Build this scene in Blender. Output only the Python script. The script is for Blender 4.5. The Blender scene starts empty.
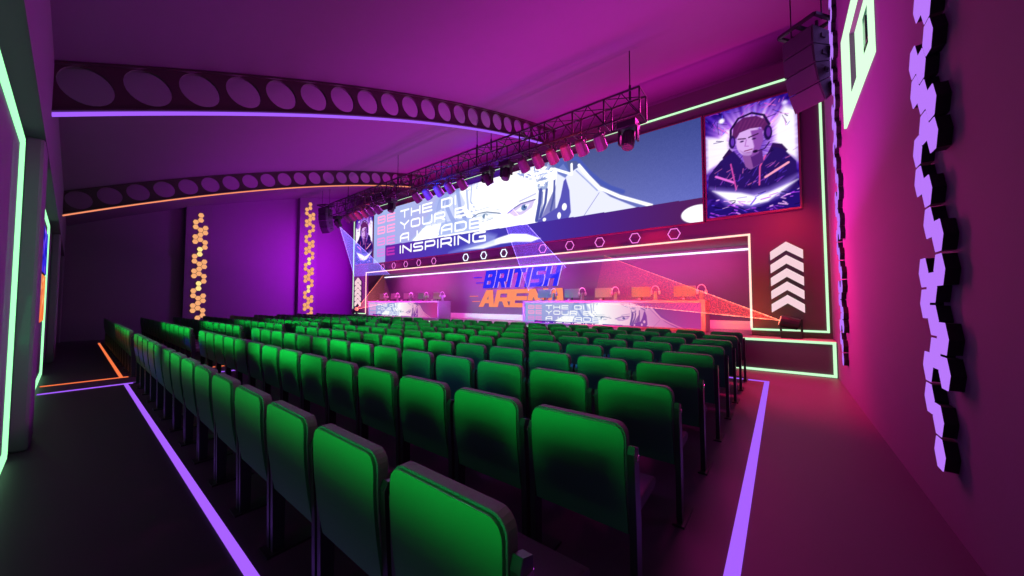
import bpy, math, random
import numpy as np
from mathutils import Vector, Matrix
random.seed(7)
S = bpy.context.scene
COL = S.collection
PI = math.pi

# ------------------------------------------------------------------ colour
def lin1(c):
    c = c / 255.0
    return c / 12.92 if c <= 0.04045 else ((c + 0.055) / 1.055) ** 2.4
def rgb(r, g, b): return (lin1(r), lin1(g), lin1(b), 1.0)

# ------------------------------------------------------------------ materials
MATS = {}
def mat(name, col, rough=0.6, metal=0.0, bump=0.0, bscale=30.0, vary=0.0, vscale=4.0, coat=0.0, spec=0.5):
    if name in MATS: return MATS[name]
    m = bpy.data.materials.new(name); m.use_nodes = True
    nt = m.node_tree; b = nt.nodes['Principled BSDF']
    b.inputs['Roughness'].default_value = rough
    b.inputs['Metallic'].default_value = metal
    b.inputs['Coat Weight'].default_value = coat
    b.inputs['Specular IOR Level'].default_value = spec
    tc = nt.nodes.new('ShaderNodeTexCoord')
    n = nt.nodes.new('ShaderNodeTexNoise'); n.inputs['Scale'].default_value = vscale; n.inputs['Detail'].default_value = 4
    nt.links.new(tc.outputs['Object'], n.inputs['Vector'])
    mx = nt.nodes.new('ShaderNodeMix'); mx.data_type = 'RGBA'
    mx.inputs['A'].default_value = tuple(c * (1 - vary) for c in col[:3]) + (1,)
    mx.inputs['B'].default_value = tuple(min(1, c * (1 + vary)) for c in col[:3]) + (1,)
    nt.links.new(n.outputs['Fac'], mx.inputs['Factor'])
    nt.links.new(mx.outputs['Result'], b.inputs['Base Color'])
    if bump > 0:
        n2 = nt.nodes.new('ShaderNodeTexNoise'); n2.inputs['Scale'].default_value = bscale
        nt.links.new(tc.outputs['Object'], n2.inputs['Vector'])
        bp = nt.nodes.new('ShaderNodeBump'); bp.inputs['Strength'].default_value = bump; bp.inputs['Distance'].default_value = 0.01
        nt.links.new(n2.outputs['Fac'], bp.inputs['Height']); nt.links.new(bp.outputs['Normal'], b.inputs['Normal'])
    MATS[name] = m
    return m
def emis(name, col, strength):
    if name in MATS: return MATS[name]
    m = bpy.data.materials.new(name); m.use_nodes = True
    nt = m.node_tree; nt.nodes.clear()
    e = nt.nodes.new('ShaderNodeEmission'); e.inputs['Color'].default_value = col; e.inputs['Strength'].default_value = strength
    o = nt.nodes.new('ShaderNodeOutputMaterial'); nt.links.new(e.outputs[0], o.inputs[0])
    MATS[name] = m
    return m
def screen_mat(name, strength=1.0):
    m = bpy.data.materials.new(name); m.use_nodes = True
    nt = m.node_tree; nt.nodes.clear()
    a = nt.nodes.new('ShaderNodeVertexColor'); a.layer_name = 'Col'
    e = nt.nodes.new('ShaderNodeEmission'); e.inputs['Strength'].default_value = strength
    nt.links.new(a.outputs['Color'], e.inputs['Color'])
    o = nt.nodes.new('ShaderNodeOutputMaterial'); nt.links.new(e.outputs[0], o.inputs[0])
    return m
def haze_mat(name, col, strength, scale=60, reach=5.0, tail=.15):
    m = bpy.data.materials.new(name); m.use_nodes = True
    nt = m.node_tree; nt.nodes.clear()
    tc = nt.nodes.new('ShaderNodeTexCoord')
    n = nt.nodes.new('ShaderNodeTexNoise'); n.inputs['Scale'].default_value = scale; n.inputs['Detail'].default_value = 3
    nt.links.new(tc.outputs['Object'], n.inputs['Vector'])
    r = nt.nodes.new('ShaderNodeMapRange'); r.inputs['From Min'].default_value = 0.42; r.inputs['From Max'].default_value = 0.72
    r.inputs['To Min'].default_value = 0.35 * strength; r.inputs['To Max'].default_value = 2.6 * strength
    nt.links.new(n.outputs['Fac'], r.inputs['Value'])
    e = nt.nodes.new('ShaderNodeEmission'); e.inputs['Color'].default_value = col
    ln = nt.nodes.new('ShaderNodeVectorMath'); ln.operation = 'LENGTH'; nt.links.new(tc.outputs['Object'], ln.inputs[0])
    fr = nt.nodes.new('ShaderNodeMapRange'); fr.inputs['From Min'].default_value = .4; fr.inputs['From Max'].default_value = reach
    fr.inputs['To Min'].default_value = 1.0; fr.inputs['To Max'].default_value = tail; nt.links.new(ln.outputs['Value'], fr.inputs['Value'])
    mu = nt.nodes.new('ShaderNodeMath'); mu.operation = 'MULTIPLY'; nt.links.new(r.outputs[0], mu.inputs[0]); nt.links.new(fr.outputs[0], mu.inputs[1])
    nt.links.new(mu.outputs[0], e.inputs['Strength'])
    t = nt.nodes.new('ShaderNodeBsdfTransparent')
    ad = nt.nodes.new('ShaderNodeAddShader'); nt.links.new(e.outputs[0], ad.inputs[0]); nt.links.new(t.outputs[0], ad.inputs[1])
    o = nt.nodes.new('ShaderNodeOutputMaterial'); nt.links.new(ad.outputs[0], o.inputs[0])
    return m

M_FLOOR = mat('dark_vinyl', (0.075, 0.055, 0.08, 1), 0.5, vary=0.06, vscale=1.5, spec=0.15)
M_WALL = mat('plaster_light_tint', (0.17, 0.105, 0.185, 1), 0.8, spec=0.12, vary=0.03, bump=0.05, bscale=60)  # purple of the coloured room light mixed into the plaster colour
M_CEIL = mat('ceiling_light_tint', (0.17, 0.105, 0.185, 1), 0.85, spec=0.12, vary=0.03)  # base colour carries the same purple light cast as the walls
M_DARKWALL = mat('charcoal_paint', (0.10, 0.085, 0.10, 1), 0.6, vary=0.05)
M_STAGE = mat('stage_facade', (0.085, 0.045, 0.065, 1), 0.5, vary=0.04)
M_BLACK = mat('black_metal', (0.015, 0.015, 0.018, 1), 0.45, metal=0.3, vary=0.1)
M_STEEL = mat('truss_paint', (0.018, 0.016, 0.02, 1), 0.45, metal=0.4, vary=0.1)
M_BEAM = mat('beam_paint', (0.045, 0.025, 0.035, 1), 0.55, vary=0.08)
M_SHELL = mat('seat_shell_plastic', (0.035, 0.17, 0.075, 1), 0.5, vary=0.03, spec=0.15)
M_FABRIC = mat('seat_fabric', (0.085, 0.07, 0.085, 1), 0.8, bump=0.2, bscale=300, vary=0.1, vscale=60)
E_WIN = emis('window_glow', (0.62, 1.0, 0.64, 1), 1.25)
M_LEG = mat('seat_leg_metal', (0.045, 0.045, 0.055, 1), 0.35, metal=0.6, vary=0.05)
M_CHROME = mat('chrome_bolt', (0.6, 0.6, 0.62, 1), 0.2, metal=1.0)
M_CAN = mat('par_can_paint', (0.07, 0.055, 0.06, 1), 0.45, vary=.04)
M_GREY = mat('grey_plastic', (0.42, 0.42, 0.46, 1), 0.5, vary=0.04)
M_WHITE = mat('white_plastic', (0.85, 0.85, 0.88, 1), 0.4, vary=0.03)
M_SPK = mat('speaker_cabinet', (0.02, 0.018, 0.022, 1), 0.5, bump=0.3, bscale=200, vary=0.1)
M_GRILLE = mat('speaker_grille', (0.035, 0.03, 0.04, 1), 0.55, metal=0.3, bump=0.5, bscale=250, vary=0.1)
M_MAROON = mat('screen_bezel', (0.16, 0.03, 0.06, 1), 0.4)
E_MINT = emis('led_mint', (0.58, 1.0, 0.60, 1), 1.12)
E_GREEN = emis('led_green', (0.32, 1.0, 0.44, 1), 1.55)
E_WARM = emis('led_warm', (1.0, 0.62, 0.50, 1), 1.5)
E_COOL = emis('led_cool', (0.9, 0.85, 1.0, 1), 1.6)
E_VIOLET = emis('led_violet', rgb(165, 95, 255), 1.05)
E_ORANGE = emis('led_orange', rgb(255, 120, 70), 1.0)
E_AMBER = emis('tile_amber', rgb(252, 176, 120), 0.95)
E_YELLOW = emis('tile_yellow', rgb(255, 225, 140), 1.05)
E_LILAC = emis('tile_lilac', rgb(188, 122, 255), 0.97)
E_PINK = emis('neon_pink', rgb(255, 130, 235), 1.1)
E_WHITE = emis('neon_white', rgb(225, 235, 255), 1.5)
E_ARROW = emis('arrow_face', rgb(255, 215, 225), 0.95)

# ------------------------------------------------------------------ mesh builder
class MB:
    def __init__(s): s.v = []; s.f = []
    def poly(s, pts, faces):
        n = len(s.v); s.v += [tuple(p) for p in pts]; s.f += [tuple(i + n for i in f) for f in faces]
    def box(s, x0, x1, y0, y1, z0, z1, M=None):
        p = [Vector(q) for q in ((x0,y0,z0),(x1,y0,z0),(x1,y1,z0),(x0,y1,z0),(x0,y0,z1),(x1,y0,z1),(x1,y1,z1),(x0,y1,z1))]
        if M: p = [M @ q for q in p]
        s.poly(p, [(0,3,2,1),(4,5,6,7),(0,1,5,4),(1,2,6,5),(2,3,7,6),(3,0,4,7)])
    def prism(s, pts, thick, axis='y', off=0.0, M=None):
        """extrude a 2-D outline (a,b) along an axis from off to off+thick"""
        n = len(pts)
        def mk(a, b, t):
            q = Vector((a, t, b)) if axis == 'y' else (Vector((t, a, b)) if axis == 'x' else Vector((a, b, t)))
            return M @ q if M else q
        P = [mk(a, b, off) for a, b in pts] + [mk(a, b, off + thick) for a, b in pts]
        F = [tuple(range(n)), tuple(range(2*n-1, n-1, -1))] + [(i, n+i, n+(i+1) % n, (i+1) % n) for i in range(n)]
        s.poly(P, F)
    def bar(s, a, b, w, h=None, up=(0,0,1)):
        a = Vector(a); b = Vector(b); h = h or w; d = (b - a)
        if d.length < 1e-6: return
        d.normalize(); u = Vector(up)
        if abs(d.dot(u)) > 0.98: u = Vector((0,1,0))
        r = d.cross(u).normalized(); u2 = r.cross(d).normalized()
        r = r * w/2; u2 = u2 * h/2
        P = [a-r-u2, a+r-u2, a+r+u2, a-r+u2, b-r-u2, b+r-u2, b+r+u2, b-r+u2]
        s.poly(P, [(0,1,2,3),(7,6,5,4),(0,4,5,1),(1,5,6,2),(2,6,7,3),(3,7,4,0)])
    def tube(s, pts, r, n=8, close=False, radii=None):
        pts = [Vector(p) for p in pts]; m = len(pts); base = len(s.v); prev = None
        for i, p in enumerate(pts):
            if close: d = pts[(i+1) % m] - pts[i-1]
            else: d = pts[min(i+1, m-1)] - pts[max(i-1, 0)]
            d.normalize()
            u = prev if prev is not None else (Vector((0,0,1)) if abs(d.z) < .9 else Vector((1,0,0)))
            r1 = d.cross(u).normalized(); u1 = r1.cross(d).normalized(); prev = u1
            rr = radii[i] if radii else r
            for k in range(n):
                a = 2*PI*k/n; s.v.append(tuple(p + r1*math.cos(a)*rr + u1*math.sin(a)*rr))
        for i in range(m if close else m-1):
            j = (i+1) % m
            for k in range(n):
                s.f.append((base+i*n+k, base+i*n+(k+1) % n, base+j*n+(k+1) % n, base+j*n+k))
        if not close:
            s.f.append(tuple(base+k for k in range(n-1, -1, -1))); s.f.append(tuple(base+(m-1)*n+k for k in range(n)))
    def build(s, name, m, parent=None, smooth=False, bevel=0.0):
        me = bpy.data.meshes.new(name); me.from_pydata(s.v, [], s.f); me.validate(); me.update()
        me.materials.append(m)
        if smooth:
            for p in me.polygons: p.use_smooth = True
        o = bpy.data.objects.new(name, me); COL.objects.link(o)
        if parent: o.parent = parent
        if bevel > 0:
            b = o.modifiers.new('bevel', 'BEVEL'); b.width = bevel; b.segments = 2; b.limit_method = 'ANGLE'
        return o

def tag(o, label, cat, group=None, kind=None):
    if label: o['label'] = label
    if cat: o['category'] = cat
    if group: o['group'] = group
    if kind: o['kind'] = kind
    return o
def thing(name, label, cat, loc=(0,0,0), rz=0.0, group=None):
    o = bpy.data.objects.new(name, None); o.empty_display_size = 0.1; COL.objects.link(o)
    o.location = loc; o.rotation_euler = (0, 0, rz)
    return tag(o, label, cat, group)
def struct(o): o['kind'] = 'structure'; return o
def sbox(name, m, *b):
    q = MB(); q.box(*b); return struct(q.build(name, m))
def copy_tree(o, parent=None):
    c = o.copy(); COL.objects.link(c); c.parent = parent
    if parent is not None: c.matrix_parent_inverse = o.matrix_parent_inverse.copy()
    for ch in list(CH.get(o.name, [])): CH.setdefault(c.name, []); copy_tree(ch, c); 
    return c
CH = {}
def reg(root):
    """remember the children of a prototype"""
    for o in list(bpy.data.objects):
        if o.parent is not None:
            CH.setdefault(o.parent.name, [])
            if o not in CH[o.parent.name]: CH[o.parent.name].append(o)
def setp(o, loc=None, rz=None, label=None, group=None):
    if loc is not None: o.location = loc
    if rz is not None: o.rotation_euler = (0, 0, rz)
    if label: o['label'] = label
    if group: o['group'] = group
ORD = ['first','second','third','fourth','fifth','sixth','seventh','eighth','ninth','tenth','eleventh','twelfth','thirteenth','fourteenth','fifteenth','sixteenth']

# ------------------------------------------------------------------ dimensions
XR, XL = 0.85, -21.4          # right wall, far end wall
YB, YS, YA = -0.22, 10.0, 12.0  # rear wall face, stage facade, alcove back wall
SZ = 0.71                     # stage height
def zc(y): return 4.2 + 0.46*y - 0.0120*y*y        # centre line of the arched beams
def zceil(y): return zc(y) + 0.295

# ------------------------------------------------------------------ room shell
sbox('floor', M_FLOOR, XL-0.3, XR+0.3, -0.6, YA+0.3, -0.12, 0.0)
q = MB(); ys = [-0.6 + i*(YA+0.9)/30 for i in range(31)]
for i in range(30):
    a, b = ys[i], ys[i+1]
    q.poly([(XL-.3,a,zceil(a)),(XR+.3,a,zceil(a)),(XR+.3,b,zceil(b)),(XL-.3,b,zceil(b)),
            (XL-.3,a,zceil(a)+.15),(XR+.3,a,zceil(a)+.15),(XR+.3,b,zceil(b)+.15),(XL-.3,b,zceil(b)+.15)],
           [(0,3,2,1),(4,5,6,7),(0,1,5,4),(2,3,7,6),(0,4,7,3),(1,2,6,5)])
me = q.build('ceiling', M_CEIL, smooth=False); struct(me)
# right wall with a window opening (y 5.15..7.15, z 4.12..5.45)
OY0, OY1, OZ0, OZ1 = 5.12, 7.16, 4.13, 5.48
WY0, WY1, WZ0, WZ1 = 5.27, 6.65, 4.34, 5.28
q = MB()
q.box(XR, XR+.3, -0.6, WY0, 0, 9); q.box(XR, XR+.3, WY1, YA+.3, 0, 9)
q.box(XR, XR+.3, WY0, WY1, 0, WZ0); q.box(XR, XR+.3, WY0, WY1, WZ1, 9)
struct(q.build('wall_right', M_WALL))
# far end wall: lower part steps out a little (ledge) near the rear corner
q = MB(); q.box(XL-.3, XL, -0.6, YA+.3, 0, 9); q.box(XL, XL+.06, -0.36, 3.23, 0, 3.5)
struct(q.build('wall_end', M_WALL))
# rear wall: recessed bays between pilasters, header above
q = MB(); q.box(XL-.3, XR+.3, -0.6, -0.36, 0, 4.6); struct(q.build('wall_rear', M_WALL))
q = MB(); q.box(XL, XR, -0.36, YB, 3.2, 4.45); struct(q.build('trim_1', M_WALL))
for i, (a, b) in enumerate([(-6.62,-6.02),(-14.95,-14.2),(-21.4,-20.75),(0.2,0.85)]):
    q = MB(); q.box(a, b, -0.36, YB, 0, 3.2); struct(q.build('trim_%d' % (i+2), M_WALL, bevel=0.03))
# stage: facade with an alcove opening
AX0, AX1, AZ0, AZ1 = -18.05, -0.57, 0.83, 3.12
FZ = 7.08; FX0 = -19.62
q = MB()
q.box(FX0, XR, YS, YS+.12, AZ1, FZ); q.box(AX1, XR, YS, YS+.12, SZ, AZ1); q.box(FX0, AX0, YS, YS+.12, SZ, AZ1)
q.box(FX0, XR, YS+.12, YA, AZ1+.02, AZ1+.14)      # alcove soffit
q.box(FX0, FX0+.12, YS+.12, YA, SZ, FZ)
struct(q.build('wall_stage', M_STAGE))
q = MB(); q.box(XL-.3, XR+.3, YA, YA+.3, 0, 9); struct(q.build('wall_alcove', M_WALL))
sbox('baseboard_alcove', M_WHITE, FX0+.12, XR, YA-.12, YA, SZ, SZ+.24)
t = thing('stage_platform', 'low dark stage platform with mint light strips framing its front', 'stage', (0, 9.3, 0))
q = MB(); q.box(FX0, XR-.003, 0, YA-9.303, 0, SZ-.03); q.build('platform_body', M_DARKWALL, t)
q = MB(); q.box(FX0, XR-.003, -.01, YA-9.303, SZ-.03, SZ-.002); q.build('platform_top', mat('stage_deck', (0.30,0.22,0.24,1), 0.45), t)
q = MB(); q.box(FX0, XR-.02, -.035, -.01, SZ-.05, SZ); q.box(FX0, XR-.02, -.035, -.001, 0.012, .06); q.box(XR-.07, XR-.02, -.035, -.001, .06, SZ-.05)
q.build('light_strip', E_MINT, t)
# far end wall pilasters
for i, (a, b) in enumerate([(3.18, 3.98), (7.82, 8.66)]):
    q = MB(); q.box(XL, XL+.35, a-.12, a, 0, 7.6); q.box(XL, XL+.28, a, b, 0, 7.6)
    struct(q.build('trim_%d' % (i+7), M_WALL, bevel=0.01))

# ------------------------------------------------------------------ arched beams with round holes
def beam(X, label, emat, lname):
    t = thing('arched_beam', label, 'beam', (X, 0, 0), 0, 'arched roof beams with round holes')
    # plate as strips with circular holes: per cell, ring of quads between circle and cell outline
    pitch = 0.532; y0 = 0.03 - pitch/2; n = 22; r = 0.235; N = 24
    q = MB(); th = 0.05
    for k in range(n):
        ya = y0 + k*pitch; yb = ya + pitch; ym = (ya+yb)/2; zm = zc(ym)
        sl = 0.46 - 0.024*ym
        inner = []; outer = []
        for j in range(N):
            a = 2*PI*j/N; c, s_ = math.cos(a), math.sin(a)
            inner.append((ym + r*c, zm + r*s_))
            # ray to the cell rectangle
            hw, hh = pitch/2, (0.27 if s_ > 0 else 0.30)
            tt = min(hw/abs(c) if abs(c) > 1e-6 else 9, hh/abs(s_) if abs(s_) > 1e-6 else 9)
            outer.append((ym + tt*c, zc(ym + tt*c) + tt*s_))
        corners = []
        base = len(q.v)
        for x in (-th/2, th/2):
            for (y, z) in inner: q.v.append((x, y, z))
            for (y, z) in outer: q.v.append((x, y, z))
        for j in range(N):
            j2 = (j+1) % N
            q.f.append((base+j, base+j2, base+N+j2, base+N+j))
            q.f.append((base+2*N+j, base+3*N+j, base+3*N+j2, base+2*N+j2))
            q.f.append((base+j, base+2*N+j, base+2*N+j2, base+j2))
        # corner fills
        for (cy, cz) in ((ya, -.30), (ya, .30), (yb, -.30), (yb, .30)):
            pass
    # fill the corners left by the rays
        for j in range(N):
            j2 = (j+1) % N
            (y1, z1), (y2, z2) = outer[j], outer[j2]
            v1 = abs(abs(y1-ym)-pitch/2) < 1e-6; v2 = abs(abs(y2-ym)-pitch/2) < 1e-6
            if v1 != v2:
                cy = y1 if v1 else y2; sgn = 1 if (z1 if not v1 else z2) > zm else -1
                hz = [z for (yy, z), vv in (((y1,z1),v1),((y2,z2),v2)) if not vv][0]
                yy0 = [yy for (yy, z), vv in (((y1,z1),v1),((y2,z2),v2)) if not vv][0]
                sg = 1 if hz > zc(yy0) else -1
                cp = (cy, zc(cy) + (0.27 if sg > 0 else -0.30))
                for x in (-th/2, th/2):
                    q.poly([(x, y1, z1), (x, y2, z2), (x, cp[0], cp[1])], [(0,1,2)])
    q.build('web_plate', M_BEAM, t)
    ye = y0 + n*pitch
    ysx = [y0 + (ye-y0)*i/44 for i in range(45)]
    for nm, off, m in (('top_flange', .285, M_BEAM), ('bottom_flange', -.30, M_BEAM), ('light_strip', -.335, emat)):
        q = MB(); w = 0.08 if nm != 'light_strip' else 0.05; h = .025
        for i in range(44):
            a, b = ysx[i], ysx[i+1]
            q.poly([(-w,a,zc(a)+off-h),(w,a,zc(a)+off-h),(w,b,zc(b)+off-h),(-w,b,zc(b)+off-h),
                    (-w,a,zc(a)+off),(w,a,zc(a)+off),(w,b,zc(b)+off),(-w,b,zc(b)+off)],
                   [(0,3,2,1),(4,5,6,7),(0,1,5,4),(2,3,7,6),(0,4,7,3),(1,2,6,5)])
        q.build(nm, m, t)
beam(-6.85, 'nearer arched dark roof beam with round holes and violet light strip', E_VIOLET, 0)
beam(-14.7, 'farther arched dark roof beam with round holes and orange light strip', emis('led_peach', rgb(255,150,110), 1.0), 1)

# ------------------------------------------------------------------ floor light lines
def line(name, segs, m, label):
    q = MB()
    for (x0, x1, y0, y1) in segs: q.box(x0, x1, y0, y1, 0, .008)
    tag(q.build(name, m), label, 'floor light strip', 'luminous lines set in the floor')
w = .037
line('floor_light_strip', [(-9.5+w, -0.25-w, .63, .68), (-0.25-w, -0.25+w, .63, 8.1+w), (-9.5+w, -0.25-w, 8.1-w, 8.1+w), (-9.5-w, -9.5+w, -.3, 8.1+w)], E_VIOLET,
     'violet light strip on the floor framing the near seating block')
line('floor_light_strip', [(-19.6, -10.35-w, .63, .68), (-10.35-w, -10.35+w, -.3, 8.1+w)], E_ORANGE,
     'orange light strip on the floor around the far seating block')

# ------------------------------------------------------------------ auditorium seats
def rrect(w, h, r, z0=0.0, n=5, rb=None):
    rb = r if rb is None else rb
    pts = []
    for (cx, cz, a0, rr) in ((w/2-r, z0+h-r, 0, r), (-w/2+r, z0+h-r, PI/2, r), (-w/2+rb, z0+rb, PI, rb), (w/2-rb, z0+rb, 1.5*PI, rb)):
        for i in range(n+1):
            a = a0 + PI/2*i/n; pts.append((cx + rr*math.cos(a), cz + rr*math.sin(a)))
    return pts
def curved_slab(q, w, z0, z1, r, fy, th, inset=0.0, ny=12):
    """slab following a vertical profile fy(z) (rear face), rounded top corners, thickness th forward"""
    rows = []
    for i in range(ny+1):
        # finer towards the top
        z = z0 + (z1-z0)*(i/ny) if i < ny-5 else None
        rows.append(z)
    zs = [z0 + (z1-r-z0)*i/(ny-5) for i in range(ny-4)] + [z1 - r + r*math.sin(PI/2*k/5) for k in range(1, 6)]
    base = len(q.v); n = len(zs)
    for z in zs:
        dz = max(0, z-(z1-r)); hw = w/2 - (r - math.sqrt(max(0, r*r-dz*dz)))
        zb = max(0, (z0+r*.5)-z)
        for side in (0, 1):
            for x in (-hw, hw):
                q.v.append((x, fy(z) + side*th, z))
    for i in range(n-1):
        a = base+4*i; b = a+4
        q.f += [(a, a+1, b+1, b), (a+2, b+2, b+3, a+3), (a, b, b+2, a+2), (a+1, a+3, b+3, b+1)]
    q.f += [(base, base+2, base+3, base+1)]
    a = base+4*(n-1); q.f += [(a, a+1, a+3, a+2)]
def back_profile(z):      # rear face of the backrest: leans back above the waist, tucks in below
    t = (z-0.39)/0.53
    return -0.028*math.sin(min(1.0, max(0, t))*PI*0.75) - 0.03*t
def make_seat():
    r = thing('auditorium_seat', '', 'auditorium seat')
    q = MB(); curved_slab(q, .54, .385, .918, .062, lambda z: back_profile(z) + .012, .048)
    bk = q.build('backrest', M_FABRIC, r, bevel=0.012)
    q = MB(); curved_slab(q, .526, .392, .910, .056, lambda z: back_profile(z) - .002, .016)
    q.build('back_panel', M_SHELL, r)
    q = MB()
    q.prism([(0.06,.40),(.12,.375),(.48,.40),(.515,.425),(.51,.455),(.46,.475),(.12,.455),(.06,.46)], .50, 'x', -.25)
    q.build('seat', M_FABRIC, r, bevel=.012)
    for s in (-1, 1):
        q = MB(); x0, x1 = (.27, .305) if s > 0 else (-.305, -.27)
        q.prism([(.0,.012),(.06,.012),(.06,.45),(.03,.80),(-.015,.815),(-.03,.78),(-.01,.45)], x1-x0, 'x', x0)
        q.build('leg', M_LEG, r)
        q = MB(); q.box(x0-.02, x1+.02, -.035, .25, 0, .014)
        q.build('foot_plate', M_GREY if False else M_LEG, r)
        q = MB(); q.box(min(s*.262, s*.31), max(s*.262, s*.31), -.005, .03, .745, .765)
        q.build('bolt', M_CHROME, r)
    return r
seat0 = make_seat(); reg(seat0)
first = True
CX_N = [-0.865 - .6375*i for i in range(14)]
for blk in range(2):
    for k in range(9):
        y = 0.78 + 0.895*k
        for i in range(14):
            x = CX_N[i] if blk == 0 else -10.6 - .6375*i
            o = seat0 if first else copy_tree(seat0); first = False
            rowt = 'rearmost row' if k == 0 else ('frontmost row' if k == 8 else '%s row from the rear' % ORD[k])
            if blk == 0:
                st = 'right-aisle seat' if i == 0 else ('left-aisle seat' if i == 13 else '%s seat from right' % ORD[i])
                lb = 'green-lit folding seat, near block, %s, %s' % (rowt, st)
            else:
                st = 'seat beside the centre aisle' if i == 0 else ('far-wall end seat' if i == 13 else '%s seat from the centre aisle' % ORD[i])
                lb = 'dark folding seat, far block, %s, %s' % (rowt, st)
            setp(o, (x, y, 0), 0, lb, 'auditorium seats in the near block' if blk == 0 else 'auditorium seats in the far block')

# ------------------------------------------------------------------ picture painter for the lit screens
class Paint:
    def __init__(s, x0, x1, z0, z1, res):
        s.x0, s.x1, s.z0, s.z1 = x0, x1, z0, z1
        s.nx = int((x1-x0)/res)+1; s.nz = int((z1-z0)/res)+1; s.px = (x1-x0)/(s.nx-1)
        s.X, s.Z = np.meshgrid(np.linspace(x0, x1, s.nx), np.linspace(z0, z1, s.nz))
        s.c = np.zeros((s.nz, s.nx, 3))
    def put(s, mask, col, a=1.0):
        m = np.clip(mask, 0, 1)[..., None]*a; s.c = s.c*(1-m) + np.array(col)/255.0*m
    def seg_d(s, a, b):
        ax, az = a; bx, bz = b; dx, dz = bx-ax, bz-az; L = dx*dx+dz*dz+1e-12
        t = np.clip(((s.X-ax)*dx+(s.Z-az)*dz)/L, 0, 1)
        return np.hypot(s.X-ax-t*dx, s.Z-az-t*dz)
    def line(s, pts, w, col, a=1.0, soft=None):
        d = np.full_like(s.X, 1e9); soft = soft or s.px
        for p, q2 in zip(pts[:-1], pts[1:]): d = np.minimum(d, s.seg_d(p, q2))
        s.put((w/2-d)/soft+.5, col, a)
    def poly(s, pts, col, a=1.0, soft=None):
        soft = soft or s.px; ins = np.zeros(s.X.shape, bool); d = np.full_like(s.X, 1e9); n = len(pts)
        for i in range(n):
            (ax, az), (bx, bz) = pts[i], pts[(i+1) % n]
            if abs(az-bz) > 1e-9:
                c = ((az > s.Z) != (bz > s.Z)) & (s.X < (bx-ax)*(s.Z-az)/(bz-az)+ax); ins ^= c
            d = np.minimum(d, s.seg_d((ax, az), (bx, bz)))
        s.put(np.where(ins, d, -d)/soft+.5, col, a)
    def ell(s, c, rx, rz, col, a=1.0, soft=None):
        soft = soft or s.px; d = (1-np.hypot((s.X-c[0])/rx, (s.Z-c[1])/rz))*min(rx, rz)
        s.put(d/soft+.5, col, a)
    def speck(s, n, box, wr, lr, cols, a=1.0, ang=None):
        for _ in range(n):
            x = random.uniform(box[0], box[1]); z = random.uniform(box[2], box[3]); t = random.uniform(0, PI) if ang is None else random.gauss(*ang)
            L = random.uniform(*lr)
            s.line([(x, z), (x+L*math.cos(t), z+L*math.sin(t))], random.uniform(*wr), random.choice(cols), a)
    def mesh(s, name, m, parent, T):
        """T maps (X,Z) arrays to world xyz arrays"""
        P = T(s.X, s.Z); co = np.stack(P, -1).reshape(-1, 3).astype('f4')
        me = bpy.data.meshes.new(name); nx, nz = s.nx, s.nz
        idx = np.arange(nx*nz).reshape(nz, nx)
        f = np.stack([idx[:-1,:-1], idx[:-1,1:], idx[1:,1:], idx[1:,:-1]], -1).reshape(-1, 4)
        me.vertices.add(nx*nz); me.vertices.foreach_set('co', co.ravel())
        nf = len(f); me.loops.add(nf*4); me.loops.foreach_set('vertex_index', f.ravel().astype('i4'))
        me.polygons.add(nf); me.polygons.foreach_set('loop_start', np.arange(0, nf*4, 4, dtype='i4'))
        me.update(calc_edges=True)
        c = s.c; l = np.where(c <= 0.04045, c/12.92, ((c+0.055)/1.055)**2.4)
        at = me.color_attributes.new('Col', 'FLOAT_COLOR', 'POINT')
        at.data.foreach_set('color', np.concatenate([l, np.ones((nz, nx, 1))], -1).reshape(-1).astype('f4'))
        me.materials.append(m)
        o = bpy.data.objects.new(name, me); COL.objects.link(o); o.parent = parent
        return o
GLY = {
 'B': [[(0,0),(0,1),(.88,1),(1,.86),(1,.64),(.88,.52),(0,.52)],[(.88,.52),(1,.38),(1,.13),(.88,0),(0,0)]],
 'E': [[(1,1),(0,1),(0,0),(1,0)],[(0,.5),(.95,.5)]], 'T': [[(0,1),(1,1)],[(.5,1),(.5,0)]],
 'H': [[(0,0),(0,1)],[(1,0),(1,1)],[(0,.5),(1,.5)]], 'D': [[(0,0),(0,1),(.8,1),(1,.8),(1,.2),(.8,0),(0,0)]],
 'I': [[(0,0),(0,1)]], 'S': [[(1,1),(.12,1),(0,.88),(0,.62),(.12,.5),(.88,.5),(1,.38),(1,.12),(.88,0),(0,0)]],
 'R': [[(0,0),(0,1),(.88,1),(1,.88),(1,.5),(.88,.38),(0,.38)],[(.6,.38),(1,0)]],
 'U': [[(0,1),(0,.14),(.14,0),(.86,0),(1,.14),(1,1)]], 'P': [[(0,0),(0,1),(.88,1),(1,.88),(1,.5),(.88,.38),(0,.38)]],
 'O': [[(.14,0),(0,.14),(0,.86),(.14,1),(.86,1),(1,.86),(1,.14),(.86,0),(.14,0)]],
 'N': [[(0,0),(0,1),(1,0),(1,1)]], 'Y': [[(0,1),(.5,.5),(1,1)],[(.5,.5),(.5,0)]],
 'A': [[(0,0),(0,.7),(.3,1),(1,1),(1,0)],[(0,.4),(1,.4)]], 'L': [[(0,1),(0,0),(1,0)]],
 'G': [[(1,1),(.14,1),(0,.86),(0,.14),(.14,0),(1,0),(1,.5),(.55,.5)]],
 '.': [[(0,0),(0,.02)]], ' ': []}
def gw(ch, w): return {'I': .12*w, '.': .15*w, ' ': .45*w}.get(ch, w)
def text2d(s, x, z, h, w, gap, t, col, pc, a=1.0):
    for ch in s:
        ww = gw(ch, w)
        for st in GLY[ch]:
            pc.line([(x+t/2+px*(ww-t if ww > t else 0), z+t/2+pz*(h-t)) for px, pz in st], t, col, a)
        x += max(ww, t)+gap
    return x

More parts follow.
